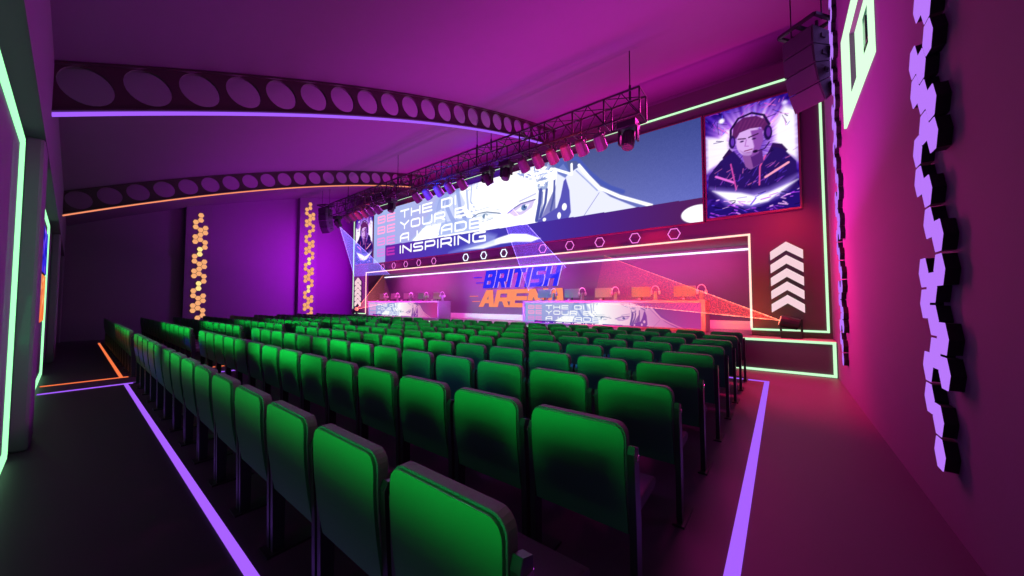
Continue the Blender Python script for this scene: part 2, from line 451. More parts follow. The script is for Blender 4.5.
# banner picture, in metres of the big screen
def banner(res, warm=False):
    p = Paint(-17.2, -1.53, 3.57, 6.3, res)
    fx = (p.X+17.2)/15.67; fz = (p.Z-3.57)/2.73
    n = np.random.RandomState(3).rand(*p.X.shape)
    left = np.stack([150+30*fx*2, 158+14*fz, 222+0*fx], -1)
    right = np.stack([122-18*np.clip((fx-.75)*4, 0, 1)-48*fz, 128-16*np.clip((fx-.75)*4, 0, 1)-46*fz, 196-62*fz], -1)
    k = np.clip((fx-.55)/.2, 0, 1)[..., None]
    p.c = (left*(1-k)+right*k)/255 + (n[..., None]-.5)*.03
    W = (255, 255, 255); HB = (165, 178, 222); DB = (112, 128, 196)
    p.poly([(-13.89,4.44),(-12.85,5.0),(-12.16,5.47),(-11.8,5.95),(-10.98,6.1),(-9.4,6.3),(-6.6,6.3),(-5.6,5.9),(-6.6,4.2),(-12.44,4.2)], W, 1, .05)
    p.poly([(-13.06,5.32),(-12.46,5.52),(-12.12,5.72),(-12.65,5.1),(-12.95,4.88)], HB, .8)
    p.poly([(-12.1,5.5),(-11.8,6.3),(-11.3,6.3),(-11.6,5.6)], DB, .8)
    for st, wd in (([(-13.89,4.44),(-13.25,4.79),(-12.45,5.33),(-11.89,6.12)], .10), ([(-11.33,6.2),(-11.33,5.58),(-11.06,5.12),(-10.62,4.64)], .22),
                   ([(-10.7,6.3),(-10.5,5.33),(-10.21,4.93)], .20), ([(-10.13,6.1),(-10.05,5.37),(-9.57,4.89)], .12), ([(-11.7,5.9),(-11.5,5.2),(-11.2,4.6)], .12),
                   ([(-10.95,5.9),(-10.85,5.2),(-10.4,4.5)], .07), ([(-9.85,6.2),(-9.9,5.6),(-9.6,5.2)], .08)):
        p.line(st, wd, DB if wd > .15 else HB, .85, .03)
    p.speck(60, (-13.2,-11.6,4.4,5.1), (.01,.03), (.02,.1), [HB, (190,200,230)], .7)
    p.poly([(-13.1,4.98),(-12.0,6.2),(-10.6,6.25),(-10.2,5.6),(-10.6,4.98)], (158,172,228), .62, .12)
    # fringe of hair along the top
    for q2 in ((-9.9,6.22),(-9.4,6.28),(-7.4,6.22),(-6.99,6.15),(-6.65,6.05),(-6.33,6.0),(-6.2,6.1)):
        p.speck(9, (q2[0]-.3,q2[0]+.25,q2[1]-.22,q2[1]+.1), (.02,.06), (.05,.25), [HB, DB, (190,200,235)], .8)
    p.poly([(-11.95,4.42),(-11.7,4.98),(-10.2,5.0),(-9.45,4.8),(-9.4,4.40)], (150,166,224), .85, .05)
    # eyes
    p.poly([(-9.7,4.87),(-9.44,5.0),(-9.02,5.0),(-8.38,4.85),(-8.69,4.74),(-9.18,4.72)], (214,222,240), .9, .03)
    p.line([(-9.8,4.93),(-9.44,5.04),(-9.02,5.03),(-8.3,4.86)], .045, (95,112,150)); p.ell((-9.1,4.88), .14, .10, (105,130,165)); p.ell((-9.06,4.91), .04, .03, W)
    p.line([(-9.5,4.72),(-9.1,4.68),(-8.7,4.72)], .025, (150,160,190)); p.line([(-9.6,5.16),(-9.0,5.2),(-8.4,5.02)], .03, (190,200,225))
    p.poly([(-7.9,4.81),(-7.34,5.05),(-6.72,5.12),(-6.85,4.84),(-7.27,4.66),(-7.63,4.63)], (205,190,232), 1, .04)
    p.poly([(-7.62,4.83),(-7.34,4.96),(-6.95,5.0),(-7.05,4.86),(-7.35,4.76)], (238,238,250), 1, .02)
    p.ell((-7.2,4.90), .13, .11, (92,120,175)); p.ell((-7.18,4.92), .05, .045, (40,50,110)); p.ell((-7.12,4.96), .03, .03, W)
    p.line([(-7.95,4.81),(-7.62,4.96),(-7.34,5.06),(-6.72,5.10)], .05, (110,105,170)); p.line([(-7.4,5.16),(-6.7,5.3)], .06, (170,170,215), .8, .04)
    # headset and neck strands
    p.poly([(-6.68,5.82),(-6.15,5.74),(-6.22,5.36),(-6.6,5.40)], (150,165,205)); p.poly([(-6.55,5.72),(-6.28,5.68),(-6.3,5.5),(-6.5,5.52)], W)
    p.speck(16, (-6.65,-6.2,5.4,5.8), (.02,.04), (.05,.15), [DB, W], .8)
    for st, wd in (([(-6.49,5.38),(-6.53,4.94),(-6.66,4.36)], .15), ([(-6.24,5.35),(-6.3,4.9),(-6.5,4.44)], .10), ([(-5.93,5.64),(-5.96,5.06),(-6.09,4.6)], .07), ([(-6.4,5.3),(-6.44,4.8),(-6.58,4.3)], .03)):
        p.line(st, wd, (74,82,158), 1, .03)
    p.poly([(-5.83,5.94),(-5.59,6.09),(-5.36,5.72),(-5.02,5.85),(-4.59,5.34),(-4.33,4.99),(-3.99,4.68),(-3.16,4.19),(-5.43,4.19),(-5.9,4.5),(-5.9,5.2)], (222,224,246), 1, .03)
    p.poly([(-5.5,5.58),(-5.37,5.15),(-5.32,4.42),(-5.43,4.2),(-6.66,4.2),(-6.6,4.35),(-6.21,4.51),(-5.84,4.66),(-5.70,5.0),(-5.58,5.5)], (82,78,172), 1, .03)
    p.poly([(-5.95,6.3),(-5.5,6.3),(-5.36,5.75),(-5.52,5.6),(-5.8,5.8)], (74,92,175), .8, .04)
    p.ell((-5.56,4.64), .09, .12, W); p.ell((-5.76,4.38), .07, .11, W); p.ell((-6.34,4.33), .07, .06, W)
    p.line([(-5.36,6.2),(-5.07,6.12),(-4.7,5.62),(-4.32,5.22),(-3.99,4.96),(-3.6,4.75)], .13, (70,84,170), 1, .04)
    p.line([(-5.02,5.9),(-4.7,5.47),(-4.33,5.02),(-3.7,4.63),(-2.8,4.2)], .10, W, 1, .03)
    p.line([(-5.12,5.75),(-4.8,5.4),(-4.4,4.95)], .04, (150,160,210)); p.line([(-4.87,4.22),(-4.34,4.87)], .025, (150,150,195))
    # lower violet strip
    def zs(x): return 4.42 + (x+16.08)/14.55*(4.19-4.42)
    m = (p.Z < 4.42+(p.X+16.08)/14.55*(-.23)) & (p.X > -16.08)
    kx = np.clip((p.X+16)/14.5, 0, 1)
    strip = np.stack([92-22*np.sin(kx*PI)-12*kx, 36+50*np.sin(kx*PI)**2*(1-kx)-8*kx, 150-66*kx+50*np.sin(kx*PI)], -1)/255
    p.c = np.where(m[..., None], strip, p.c)
    p.poly([(-10.3,3.66),(-9.2,3.78),(-8.4,3.94),(-7.8,4.02),(-7.1,3.93),(-6.5,3.70),(-6.9,3.62),(-7.6,3.70),(-8.3,3.70),(-9.2,3.60)], W, 1, .06); p.poly([(-11.2,3.6),(-9.4,3.95),(-9.0,4.2),(-8.5,4.05),(-8.6,3.7),(-10,3.6)], (170,185,240), .55, .2)
    p.ell((-1.62,3.78), .42, .24, (250,248,255), 1, .02)
    # words
    h = .42; t = .085
    rows = [(5.62, 'THE DI', (246,160,214)), (5.06, 'YOUR BEST', (246,160,214)), (4.46, 'A LEADER', (228,140,215)), (3.88, 'INSPIRING', (190,110,205))]
    for i, (z, s_, c) in enumerate(rows):
        if i == 3:
            text2d('B', -16.85, z, h, .75, .13, .10, (200,130,220), p); text2d('E', -15.97, z, h, .75, .13, .10, (178,48,170), p)
        else:
            text2d('BE', -16.85, z, h, .75, .13, .095, c, p)
        text2d(s_, -14.80, z, h, .74, .13, t, W, p)
    text2d('ON', -6.85, 5.62, h, .74, .13, t, W, p)
    return p
def poster():
    p = Paint(-1.43, 0.38, 3.62, 6.26, .0135)
    cx, cz = -.5, 5.2; ang = np.arctan2(p.Z-cz, p.X-cx); rad = np.hypot(p.X-cx, p.Z-cz)
    ray = (np.sin(ang*17)+np.sin(ang*31+1.3)+np.sin(ang*53+.4))/3
    base = np.stack([52+45*ray, 16+22*ray, 150+60*ray], -1)
    k = np.clip(1.1-np.abs(rad-.62)*1.9, 0, 1)[..., None]*np.clip((p.Z-4.3)/.5, 0, 1)[..., None]
    hot = np.stack([215+40*ray, 150+70*ray, 255+0*ray], -1)
    edge = np.clip((rad-1.05)*1.6, 0, 1)[..., None]
    p.c = np.clip((base*(1-k)+hot*k), 0, 255)/255*(1-edge*.35)
    W = (255,250,255)
    p.poly([(-.02,5.6),(.16,6.0),(.37,5.86),(.37,4.68),(.13,4.9),(-.03,5.2)], W, .95, .12)
    p.poly([(-1.42,5.7),(-1.15,5.62),(-.9,5.75),(-.94,5.5),(-.9,5.1),(-1.2,4.95),(-1.42,4.8)], W, .92, .12)
    p.speck(60, (-1.4,.35,5.5,6.25), (.008,.02), (.05,.3), [(200,60,220),(90,90,255),(255,120,200),(30,10,90)], .8, None)
    p.ell((-1.07,6.03), .06, .06, W, 1, .05); p.ell((.17,6.06), .05, .05, (220,200,255), 1, .05)
    p.poly([(-1.07,5.1),(-.92,5.29),(-.80,5.1),(-.7,4.75),(-1.02,4.85)], (48,18,80)); p.poly([(-.07,5.19),(.1,5.12),(.2,4.95),(0,4.8),(-.2,4.9)], (52,20,88))
    p.poly([(-1.12,5.02),(-.83,5.2),(-.71,5.0),(-.54,4.69),(-.25,4.83),(-.07,5.1),(.12,5.0),(.34,4.66),(.36,3.95),(-1.42,4.1),(-1.38,4.7)], (40,18,98), 1, .02)
    p.speck(70, (-1.3,.3,4.2,4.95), (.008,.025), (.04,.2), [(90,50,200),(150,60,200),(25,10,60),(230,110,190)], .7, (.8,.5))
    p.line([(-.22,4.42),(.2,4.66)], .05, (255,160,190)); p.line([(-1.22,4.65),(-.84,4.42)], .05, (235,110,220)); p.line([(-.9,4.89),(-.8,4.24)], .03, (210,70,170)); p.line([(-.21,4.93),(-.32,4.69),(-.34,4.26)], .03, (225,80,160))
    p.poly([(-.66,5.05),(-.27,5.08),(-.25,4.78),(-.5,4.66),(-.6,4.75)], (140,80,160)); p.poly([(-.5,5.0),(-.27,5.08),(-.25,4.78),(-.45,4.7)], (84,34,120))
    p.ell((-.52,5.36), .255, .35, (214,168,236), 1, .02); p.poly([(-.72,5.2),(-.60,5.0),(-.44,4.97),(-.33,5.06),(-.27,5.3),(-.36,5.14),(-.5,5.10),(-.62,5.12)], (130,76,160), .4, .03)
    p.poly([(-.48,5.6),(-.25,5.58),(-.24,5.3),(-.34,5.02),(-.49,4.97),(-.42,5.2)], (138,72,168), 1, .03)
    p.poly([(-.86,5.52),(-.82,5.84),(-.62,5.97),(-.36,5.93),(-.14,5.74),(-.15,5.40),(-.22,5.5),(-.28,5.63),(-.49,5.66),(-.70,5.62),(-.77,5.50)], (92,30,98), 1, .02)
    for a in range(7): p.line([(-.75+.08*a,5.66),(-.66+.09*a,5.88)], .022, (150,60,128), .35, .03)
    p.line([(-.73,5.47),(-.59,5.44)], .03, (70,25,80)); p.line([(-.52,5.45),(-.34,5.49)], .03, (60,20,75)); p.ell((-.66,5.39), .04, .02, (60,25,90)); p.ell((-.42,5.39), .04, .02, (50,20,80))
    p.line([(-.57,5.41),(-.6,5.26),(-.53,5.24)], .018, (170,100,190)); p.line([(-.61,5.14),(-.46,5.15)], .025, (130,50,110)); p.line([(-.57,5.09),(-.5,5.09)], .015, (160,90,170))
    p.line([(-.89,5.5),(-.88,5.75),(-.72,5.98),(-.45,6.03),(-.22,5.9),(-.12,5.65)], .05, (36,14,70)); p.ell((-.86,5.43), .07, .16, (40,16,84)); p.ell((-.85,5.43), .035, .1, (100,50,180))
    p.ell((-.15,5.46), .08, .18, (36,14,78)); p.ell((-.14,5.47), .04, .11, (100,40,160)); p.line([(-.13,5.23),(-.22,5.1),(-.38,5.07)], .022, (40,15,70)); p.ell((-.40,5.08), .05, .035, (30,10,50))
    m = (p.Z < 3.98+.05*np.sin(p.X*6)); p.c = np.where(m[..., None], np.array((34,14,110))/255, p.c)
    p.poly([(-1.35,4.38),(-.8,4.22),(-.5,4.12),(-.15,4.14),(.37,4.35),(.1,3.95),(-.5,3.74),(-1.0,3.9)], (180,150,255), .7, .15)
    p.poly([(-1.3,4.3),(-.71,4.14),(-.45,4.02),(-.19,4.04),(.36,4.24),(-.19,3.84),(-.49,3.80),(-.86,3.90)], W, 1, .06)
    p.speck(60, (-1.42,.35,3.64,4.05), (.01,.03), (.04,.2), [(190,70,255),(255,190,255),(90,60,230),(20,8,60)], .85, (0.0,.35))
    return p
ban = banner(.0165)
pos = poster()
SCR = screen_mat('led_wall_picture', 1.2)
SCR2 = screen_mat('desk_panel_picture', 1.0)
SCR3 = screen_mat('poster_picture', 1.1)
t = thing('led_screen', 'very wide LED screen above the stage showing a face and slogans', 'screen', (-9.365, YS, 3.57))
q = MB(); q.box(-7.87, 7.87, -.08, 0, -.03, 2.76); q.build('screen_frame', M_MAROON, t)
ban.mesh('picture', SCR, t, lambda X, Z: (X+9.365, X*0-.085, Z-3.57))
for (xc, lb) in ((-.52, 'square LED screen of gamer in headset at right of stage'), (-18.2, 'square LED screen of gamer in headset at left end of stage')):
    t = thing('led_screen', lb, 'screen', (xc, YS, 3.57), 0, 'gamer portrait screens')
    q = MB(); q.box(-.945, .945, -.1, 0, 0, 2.74); q.build('screen_frame', M_MAROON, t, bevel=.01)
    pos.mesh('picture', SCR3, t, lambda X, Z: (X+.525, X*0-.105, Z-3.57))

# ------------------------------------------------------------------ LED outlines on the facade
def led_path(name, segs, m, label, y=YS-.03, cat='light strip', group=None):
    q = MB()
    for (x0, z0, x1, z1) in segs:
        a, b = sorted((x0, x1)); c, d = sorted((z0, z1)); q.box(a-.022, b+.022, y, y+.026, c-.022, d+.022)
    return tag(q.build(name, m), label, cat, group)
led_path('light_strip', [(-19.45,6.64,.78,6.64),(.78,.86,.78,6.6),(AX1+.02,.86,.74,.86),(-19.45,.86,-19.45,6.6),(-19.41,.86,AX0-.02,.86)], E_MINT, 'mint light strip outlining the whole stage facade')
led_path('light_strip', [(AX0,AZ1,AX1,AZ1),(AX1,.90,AX1,AZ1-.05),(AX0,.90,AX0,AZ1-.05)], E_WARM, 'pinkish white light strip around the stage alcove opening')
q = MB(); q.box(FX0+.2, XR-.02, YA-.05, YA-.003, 3.00, 3.055)
tag(q.build('light_strip', emis('cove_white', rgb(235,225,255), 1.8)), 'white cove light along the top of the alcove back wall', 'light strip')
# hexagon neon outlines
def hexpts(r, rot=0, sx=1.0): return [(sx*r*math.cos(rot+PI/3*i), r*math.sin(rot+PI/3*i)) for i in range(6)]
hx = [(-2.24,0),(-3.29,0),(-4.37,0),(-5.41,0),(-6.46,0),(-8.2,1),(-9.23,1),(-10.24,1),(-12.28,0),(-13.37,0),(-14.39,0),(-15.41,0),(-16.41,0)]
for i, (x, wt) in enumerate(hx):
    q = MB(); pts = [(a, 0, b) for a, b in hexpts(.155)]; q.tube(pts, .014 if not wt else .02, 6, close=True)
    nm = ORD[i] if i < 5 else (ORD[i-5] if i < 8 else ORD[i-8])
    lb = ('pink neon hexagon outline, %s from right end of stage front' % nm) if i < 5 else (('white neon hexagon outline, %s from right of the white trio' % nm) if i < 8 else ('pink neon hexagon outline left of the white trio, %s from the trio' % nm))
    o = q.build('neon_hexagon', E_WHITE if wt else E_PINK); o.location = (x, YS-.02, 3.345); tag(o, lb, 'neon light', 'neon hexagons above the alcove')
# chevron arrows
for (xc, lb) in ((.115, 'right of the alcove'), (-18.75, 'left of the alcove')):
    for k in range(5):
        q = MB(); z = 1.33+.3*k
        q.prism([(-.29,0),(0,.21),(.29,0),(.29,-.19),(0,.02),(-.29,-.19)], .07, 'y', -.14)
        t = thing('chevron_sign', 'glowing white upward chevron %s, %s' % (lb, ['lowest of five','second from bottom','middle of five','second from top','topmost of five'][k]), 'wall light', (xc, YS, z+.12), 0, 'chevron lights beside the alcove')
        q.build('front_face', E_ARROW, t)
        q = MB(); q.prism([(-.285,0),(0,.205),(.285,0),(.285,-.185),(0,.015),(-.285,-.185)], .07, 'y', -.07); q.build('housing', M_BLACK, t)

# ------------------------------------------------------------------ hexagon tile columns
PAT = [(0,0),(0,1),(-1,1.5),(-1,2.5),(1,2.5),(1,3.5),(0,3),(0,4),(0,5),(-1,4.5),(-1,5.5),(1,5.5),(1,6.5)]
def hexcol(name, label, loc, face, periods, s_, cw, m, m2, flip, off, th):
    """column of flat-topped hexagon tiles on a wall; face is the wall normal sign along x"""
    t = thing(name, label, 'hexagon wall light', loc, 0, 'columns of hexagon light tiles')
    R = s_/math.sqrt(3)*.925; sx = cw/(1.5*s_/math.sqrt(3))
    for per in range(periods+1):
        for (c, v) in (PAT if per < periods else PAT[:2]):
            vv = v + 7*per
            y = c*cw*(flip); z = vv*s_
            br = (c == 0 and v < 2 and per in (1, 2))
            q = MB(); pts = [(y+a, z+b) for a, b in hexpts(R, 0, sx)]
            q.prism(pts, .004, 'x', face*(off+th) if face > 0 else -(off+th)-.004)
            tl = q.build('hexagon_tile', (m2 if br else m), t)
            q = MB(); q.prism([(y+a*.97, z+b*.97) for a, b in hexpts(R, 0, sx)], th+off, 'x', 0 if face > 0 else -(off+th))
            q.build('tile_housing', M_BLACK, tl)
    return t
hexcol('hexagon_light_column', 'large near column of violet hexagon tiles on the right wall', (XR, 3.50, .52), -1, 3, .215, .152, E_LILAC, E_LILAC, -1, .0, .062)
hexcol('hexagon_light_column', 'narrow column of violet hexagon tiles beside the stage corner', (XR, 7.95, .55), -1, 4, .22, .16, E_LILAC, E_LILAC, -1, .0, .06)
hexcol('hexagon_light_column', 'column of amber hexagon tiles on the end wall pilaster nearer the rear wall', (XL+.28, 3.57, .545), 1, 3, .2257, .172, E_AMBER, E_YELLOW, -1, .0, .03)
hexcol('hexagon_light_column', 'column of amber hexagon tiles on the end wall pilaster nearer the stage', (XL+.28, 8.24, .545), 1, 4, .2257, .172, E_AMBER, E_YELLOW, -1, .0, .03)

# ------------------------------------------------------------------ window in the right wall
q = MB()
q.box(XR-.03, XR, OY0, OY1, WZ1, OZ1); q.box(XR-.03, XR, OY0, OY1, OZ0, WZ0); q.box(XR-.03, XR, OY0, WY0, WZ0, WZ1); q.box(XR-.03, XR, WY1, OY1, WZ0, WZ1)
w1 = struct(q.build('window_1', E_WIN))
q = MB(); x0, x1 = XR+.055, XR+.075; y0, y1, z0, z1 = WY0, WY1, WZ0, WZ1
q.box(x0, x1, y0, y1, z1-.1, z1); q.box(x0, x1, y0, y1, z0, z0+.1); q.box(x0, x1, y0, y0+.1, z0+.1, z1-.1); q.box(x0, x1, y1-.42, y1, z0+.1, z1-.1)
q.build('inner_light_frame', E_WIN, w1)
q = MB(); q.box(XR+.10, XR+.12, y0, y1, z0, z1); q.build('pane', mat('dark_green_glass', (0.02,0.16,0.12,1), .15), w1)
q = MB()
for k in (.35, .65): q.box(XR+.085, XR+.10, y0+(y1-y0)*k-.012, y0+(y1-y0)*k+.012, z0+.1, z1-.1)
q.box(XR+.085, XR+.10, y0+.1, y1-.3, (z0+z1)/2-.012, (z0+z1)/2+.012)
q.build('glazing_bar', M_BLACK, w1)

# ------------------------------------------------------------------ rear wall bays
def bay(x0, x1, label, m):
    q = MB(); y = -.357; z0, z1 = .06, 3.06; b = .022
    q.box(x0, x1, y, y+.03, z1-b, z1+b); q.box(x0, x1, y, y+.03, z0-b, z0+b); q.box(x0-b, x0, y, y+.03, z0, z1); q.box(x1, x1+b, y, y+.03, z0, z1)
    tag(q.build('light_strip', m), label, 'light strip', 'light frames in the rear wall bays')
bay(-5.75, -.4, 'green white light frame in the nearest rear wall bay', E_GREEN)
bay(-11.9, -7.4, 'green white light frame in the second rear wall bay behind the pilaster', E_GREEN)
def wallposter(x0, x1, z0, z1, cols, label, seed, strength):
    rs = random.Random(seed)
    t = thing('wall_poster', label, 'poster', ((x0+x1)/2, -.36, z0))
    hw = (x1-x0)/2
    q = MB(); q.box(-hw, hw, .005, .03, 0, z1-z0); q.build('backing', M_BLACK, t)
    p = Paint(-hw, hw, 0, z1-z0, .03); p.put(np.ones_like(p.X), cols[0])
    for _ in range(40):
        x = rs.uniform(-hw, hw); z = rs.uniform(0, z1-z0); L = rs.uniform(.1,.6)
        p.line([(x, z), (x+L, z+rs.uniform(-.2,.2))], rs.uniform(.03,.12), rs.choice(cols[1:]), .9)
    p.mesh('picture', SCR2, t, lambda X, Z: (X, X*0+.034, Z))
wallposter(-11.3, -8.9, 2.02, 2.80, [(50,40,220),(130,70,240),(20,20,160),(190,120,250)], 'blue backlit poster on the rear wall above the orange one', 2, 1)
wallposter(-11.2, -9.3, 1.15, 1.98, [(250,120,60),(255,150,80),(235,100,60),(255,190,130)], 'orange backlit poster on the rear wall below the blue one', 5, 1)

# ------------------------------------------------------------------ truss with hanging lights
TY0, TY1, TZ0, TZ1, TX0, TX1 = 7.6, 8.08, 5.68, 6.28, -17.3, -2.36
t = thing('lighting_truss', 'long black box truss hung from the ceiling before the screens', 'truss', ((TX0+TX1)/2, TY0, TZ0))
ox = (TX0+TX1)/2; L = (TX1-TX0)/2
q = MB()
for y in (0, TY1-TY0):
    for z in (0, TZ1-TZ0): q.tube([(-L, y, z), (L, y, z)], .024, 8)
q.build('chord', M_STEEL, t)
nb = 18; stp = 2*L/nb; q = MB(); d = TY1-TY0; h = TZ1-TZ0
for i in range(nb+1):
    x = -L+i*stp
    for y in (0, d): q.tube([(x, y, 0), (x, y, h)], .02, 6)
    for z in (0, h): q.tube([(x, 0, z), (x, d, z)], .014, 6)
    if i < nb:
        for y in (0, d):
            q.tube([(x, y, 0), (x+stp/2, y, h)], .011, 6); q.tube([(x+stp/2, y, h), (x+stp, y, 0)], .011, 6)
        q.tube([(x, 0, 0), (x+stp, d, 0)], .011, 6); q.tube([(x, 0, h), (x+stp, d, h)], .011, 6)
q.build('lacing', M_STEEL, t)
for xx in (-2.65, -6.95, -7.55, -11.9, -15.9):
    q = MB(); yy = (TY1-TY0)/2; top = zceil(7.84)-TZ0
    q.tube([(xx-ox, yy, h), (xx-ox, yy, top)], .012, 6); q.tube([(xx-ox, yy, h-.1), (xx-ox, yy, h+.25)], .028, 8)
    q.build('hanger_rod', M_BLACK, t)
def par_can(x, label, tilt=math.radians(48), tint=None):
    t = thing('par_can', label, 'stage light', (x, TY0-.02, TZ0-.075), 0, 'row of par cans hung under the truss')
    q = MB(); q.tube([(0,0,.03),(0,0,-.12)], .015, 6); q.tube([(0,-.03,.0),(0,.03,.0)], .03, 8)
    # yoke
    q.tube([(-.13,0,-.26),(-.13,0,-.12),(.13,0,-.12),(.13,0,-.26)], .012, 6); q.build('yoke', M_BLACK, t)
    R = Matrix.Rotation(tilt, 4, 'X')
    q = MB(); ax = [Vector((0,0,.16)), Vector((0,0,.13)), Vector((0,0,-.02)), Vector((0,0,-.2)), Vector((0,0,-.22))]
    q.tube([Vector((0,0,-.28)) + R @ a_ for a_ in ax], .1, 14, radii=[.07,.115,.135,.14,.13]); q.build('housing', M_CAN, t)
    q = MB(); q.tube([Vector((0,0,-.28)) + R @ a_ for a_ in (Vector((0,0,-.221)), Vector((0,0,-.228)))], .1, 14); q.build('lens', tint or M_BLACK, t)
for i, x in enumerate([-3.3,-3.78,-4.2,-4.62,-5.07,-5.55]):
    par_can(x, 'red-lit par can on the right half of truss, %s from right' % ORD[i])
for i, x in enumerate([-8.0,-8.6,-9.15,-9.75,-10.35]):
    par_can(x, 'blue-lit par can on the middle of truss, %s from right' % ORD[i])
for i, x in enumerate([-12.95,-13.45,-13.95,-14.45,-14.95,-15.45]):
    par_can(x, 'red-lit par can at the left end of truss, %s from right' % ORD[i])
def moving_head(loc, label, group, floor=False, beams=None, bm=None, em=None, s=1.0):
    t = thing('moving_head_light', label, 'stage light', loc, 0, group)
    sg = 1 if floor else -1
    q = MB(); q.box(-.19*s, .19*s, -.15*s, .15*s, 0 if sg > 0 else -.14*s, .14*s if sg > 0 else 0); q.build('base', M_BLACK, t, bevel=.015)
    q = MB()
    for sx in (-1, 1): q.box(min(sx*.16,sx*.2)*s, max(sx*.16,sx*.2)*s, -.06*s, .06*s, min(sg*.14,sg*.42)*s, max(sg*.14,sg*.42)*s)
    q.build('yoke', M_BLACK, t, bevel=.01)
    c = Vector((0, 0, sg*.33*s))
    aim = Vector((0, -.3, -1)) if not beams else (sum((Vector(b)-Vector(loc)-c for b in beams), Vector()) / len(beams))
    aim.normalize()
    q = MB(); q.tube([c-aim*.16*s, c-aim*.13*s, c+aim*.06*s, c+aim*.18*s, c+aim*.2*s], .1, 14, radii=[.08*s,.125*s,.135*s,.125*s,.115*s]); q.build('head', M_BLACK, t)
    q = MB(); q.tube([c+aim*.2*s, c+aim*.207*s], .1*s, 14); q.build('lens', em or M_SPK, t)
    if beams:
        P0 = c+aim*.2*s; A, B = [Vector(b)-Vector(loc) for b in beams]
        n = (A-P0).cross(B-P0).normalized()*.006
        q = MB(); q.poly([P0+n, A+n, B+n, P0-n, A-n, B-n], [(0,1,2),(5,4,3),(0,3,4,1),(1,4,5,2),(2,5,3,0)])
        f = q.build('laser_fan', bm, t)
        q = MB(); q.tube([P0, A], .010, 6); q.tube([P0, B], .010, 6); q.build('laser_edge', em, f)
HV = haze_mat('violet_haze', rgb(130,90,255), .26, 40, 5, .5); HR = haze_mat('red_haze', rgb(255,70,60), .34, 40, 4.9, 0.08); HW = haze_mat('blue_haze', rgb(120,120,255), .40, 40, 5, .4)
LV = haze_mat('violet_laser_edge', rgb(160,135,255), .9, 30, 5, .5); LR = haze_mat('red_laser_edge', rgb(255,130,105), 1.1, 30, 4.8, .15)
tc_ = (TZ0-.02)
moving_head((-2.7, 7.84, tc_), 'black moving head light hanging at the right end of truss', 'moving heads under the truss', s=1.15)
moving_head((-6.35, 7.84, tc_), 'black moving head light under middle of truss, right of a pair', 'moving heads under the truss')
moving_head((-7.1, 7.84, tc_), 'black moving head light under middle of truss casting a violet fan', 'moving heads under the truss', beams=[(-7.0,YS-.1,1.9),(-5.5,YS-.1,2.62)], bm=HV, em=LV)
moving_head((-12.3, 7.84, tc_), 'black moving head light beneath the left half of truss', 'moving heads under the truss')
moving_head((-16.9, 7.84, tc_), 'black moving head light at the far left end of truss casting a fan', 'moving heads under the truss', beams=[(-19.1,YS-.12,2.95),(-15.6,YS-.12,2.9)], bm=HW, em=LV)
moving_head((.16, 9.78, SZ), 'black moving head light on stage floor below the right chevrons', 'moving heads on the stage floor', True, beams=[(-4.05,9.55,2.86),(-4.4,9.55,1.50)], bm=HR, em=LR)
HR2 = haze_mat('pink_haze', rgb(255,120,130), .22, 40, 4.6, 0.0)
moving_head((-18.8, 9.78, SZ), 'black moving head light on stage floor at the left end', 'moving heads on the stage floor', True, beams=[(-15.6,9.55,2.86),(-14.8,9.55,1.5)], bm=HR2, em=LR)

# ------------------------------------------------------------------ hanging loudspeakers (curved array of four cabinets)
def line_array(loc, rz, label):
    t = thing('line_array_speaker', label, 'loudspeaker', loc, rz, 'hanging loudspeakers either side of stage')
    # local: front = -y, pivot at the top back
    q = MB()
    fz = .15
    for (a_, b_) in (((-.30,-.26),(.30,-.26)),((.30,-.26),(.30,.20)),((.30,.20),(-.30,.20)),((-.30,.20),(-.30,-.26)),((0,-.26),(0,.20))):
        q.bar((a_[0],a_[1],fz), (b_[0],b_[1],fz), .05, .05)
    for x in (-.2,.2): q.bar((x,-.05,fz), (x,-.05,0), .03, .03)
    q.build('flying_frame', M_STEEL, t)
    q = MB()
    for x in (-.25, .25): q.tube([(x, 0, fz), (x, 0, zceil(loc[1])-loc[2]+.1)], .01, 6)
    q.build('hanging_cable', M_BLACK, t)
    ang = 0.0; f = Vector((0, -.24, 0)); b = Vector((0, .2, 0)); hgt = .34
    for k in range(4):
        a2 = [0.0, math.radians(6), math.radians(16), math.radians(28)][k]
        dn = Vector((0, math.sin(a2), -math.cos(a2)))
        f2 = f + dn*hgt; b2 = b + Vector((0, math.sin(a2)*.6, -math.cos(a2)))*hgt*.80
        q = MB(); w = .255
        P = [f, f2-dn*.012, b2, b+Vector((0,0,-.012))]
        q.poly([(-w,*p_[1:]) for p_ in P] + [(w,*p_[1:]) for p_ in P], [(0,1,2,3),(7,6,5,4),(0,4,5,1),(1,5,6,2),(2,6,7,3),(3,7,4,0)])
        cab = q.build('cabinet', M_SPK, t, bevel=.008)
        n = Vector((0, -math.cos(a2), -math.sin(a2)))*.012
        q = MB(); g0, g1 = f+dn*.02, f2-dn*.032
        q.poly([(-w+.02,*(g0+n)[1:]),(w-.02,*(g0+n)[1:]),(w-.02,*(g1+n)[1:]),(-w+.02,*(g1+n)[1:]),(-w+.02,*(g0)[1:]),(w-.02,*(g0)[1:]),(w-.02,*(g1)[1:]),(-w+.02,*(g1)[1:])],
               [(0,1,2,3),(7,6,5,4),(0,4,5,1),(1,5,6,2),(2,6,7,3),(3,7,4,0)])
        q.build('grille', M_GRILLE, cab)
        for s in (-1, 1):
            q = MB(); m_ = (f+f2)/2*.45 + (b+b2)/2*.55; q.box(min(s*w,s*(w+.02)), max(s*w,s*(w+.02)), m_.y-.05, m_.y+.05, m_.z-.035, m_.z+.035)
            q.build('rigging_plate', M_STEEL, cab)
        f, b = f2, b2
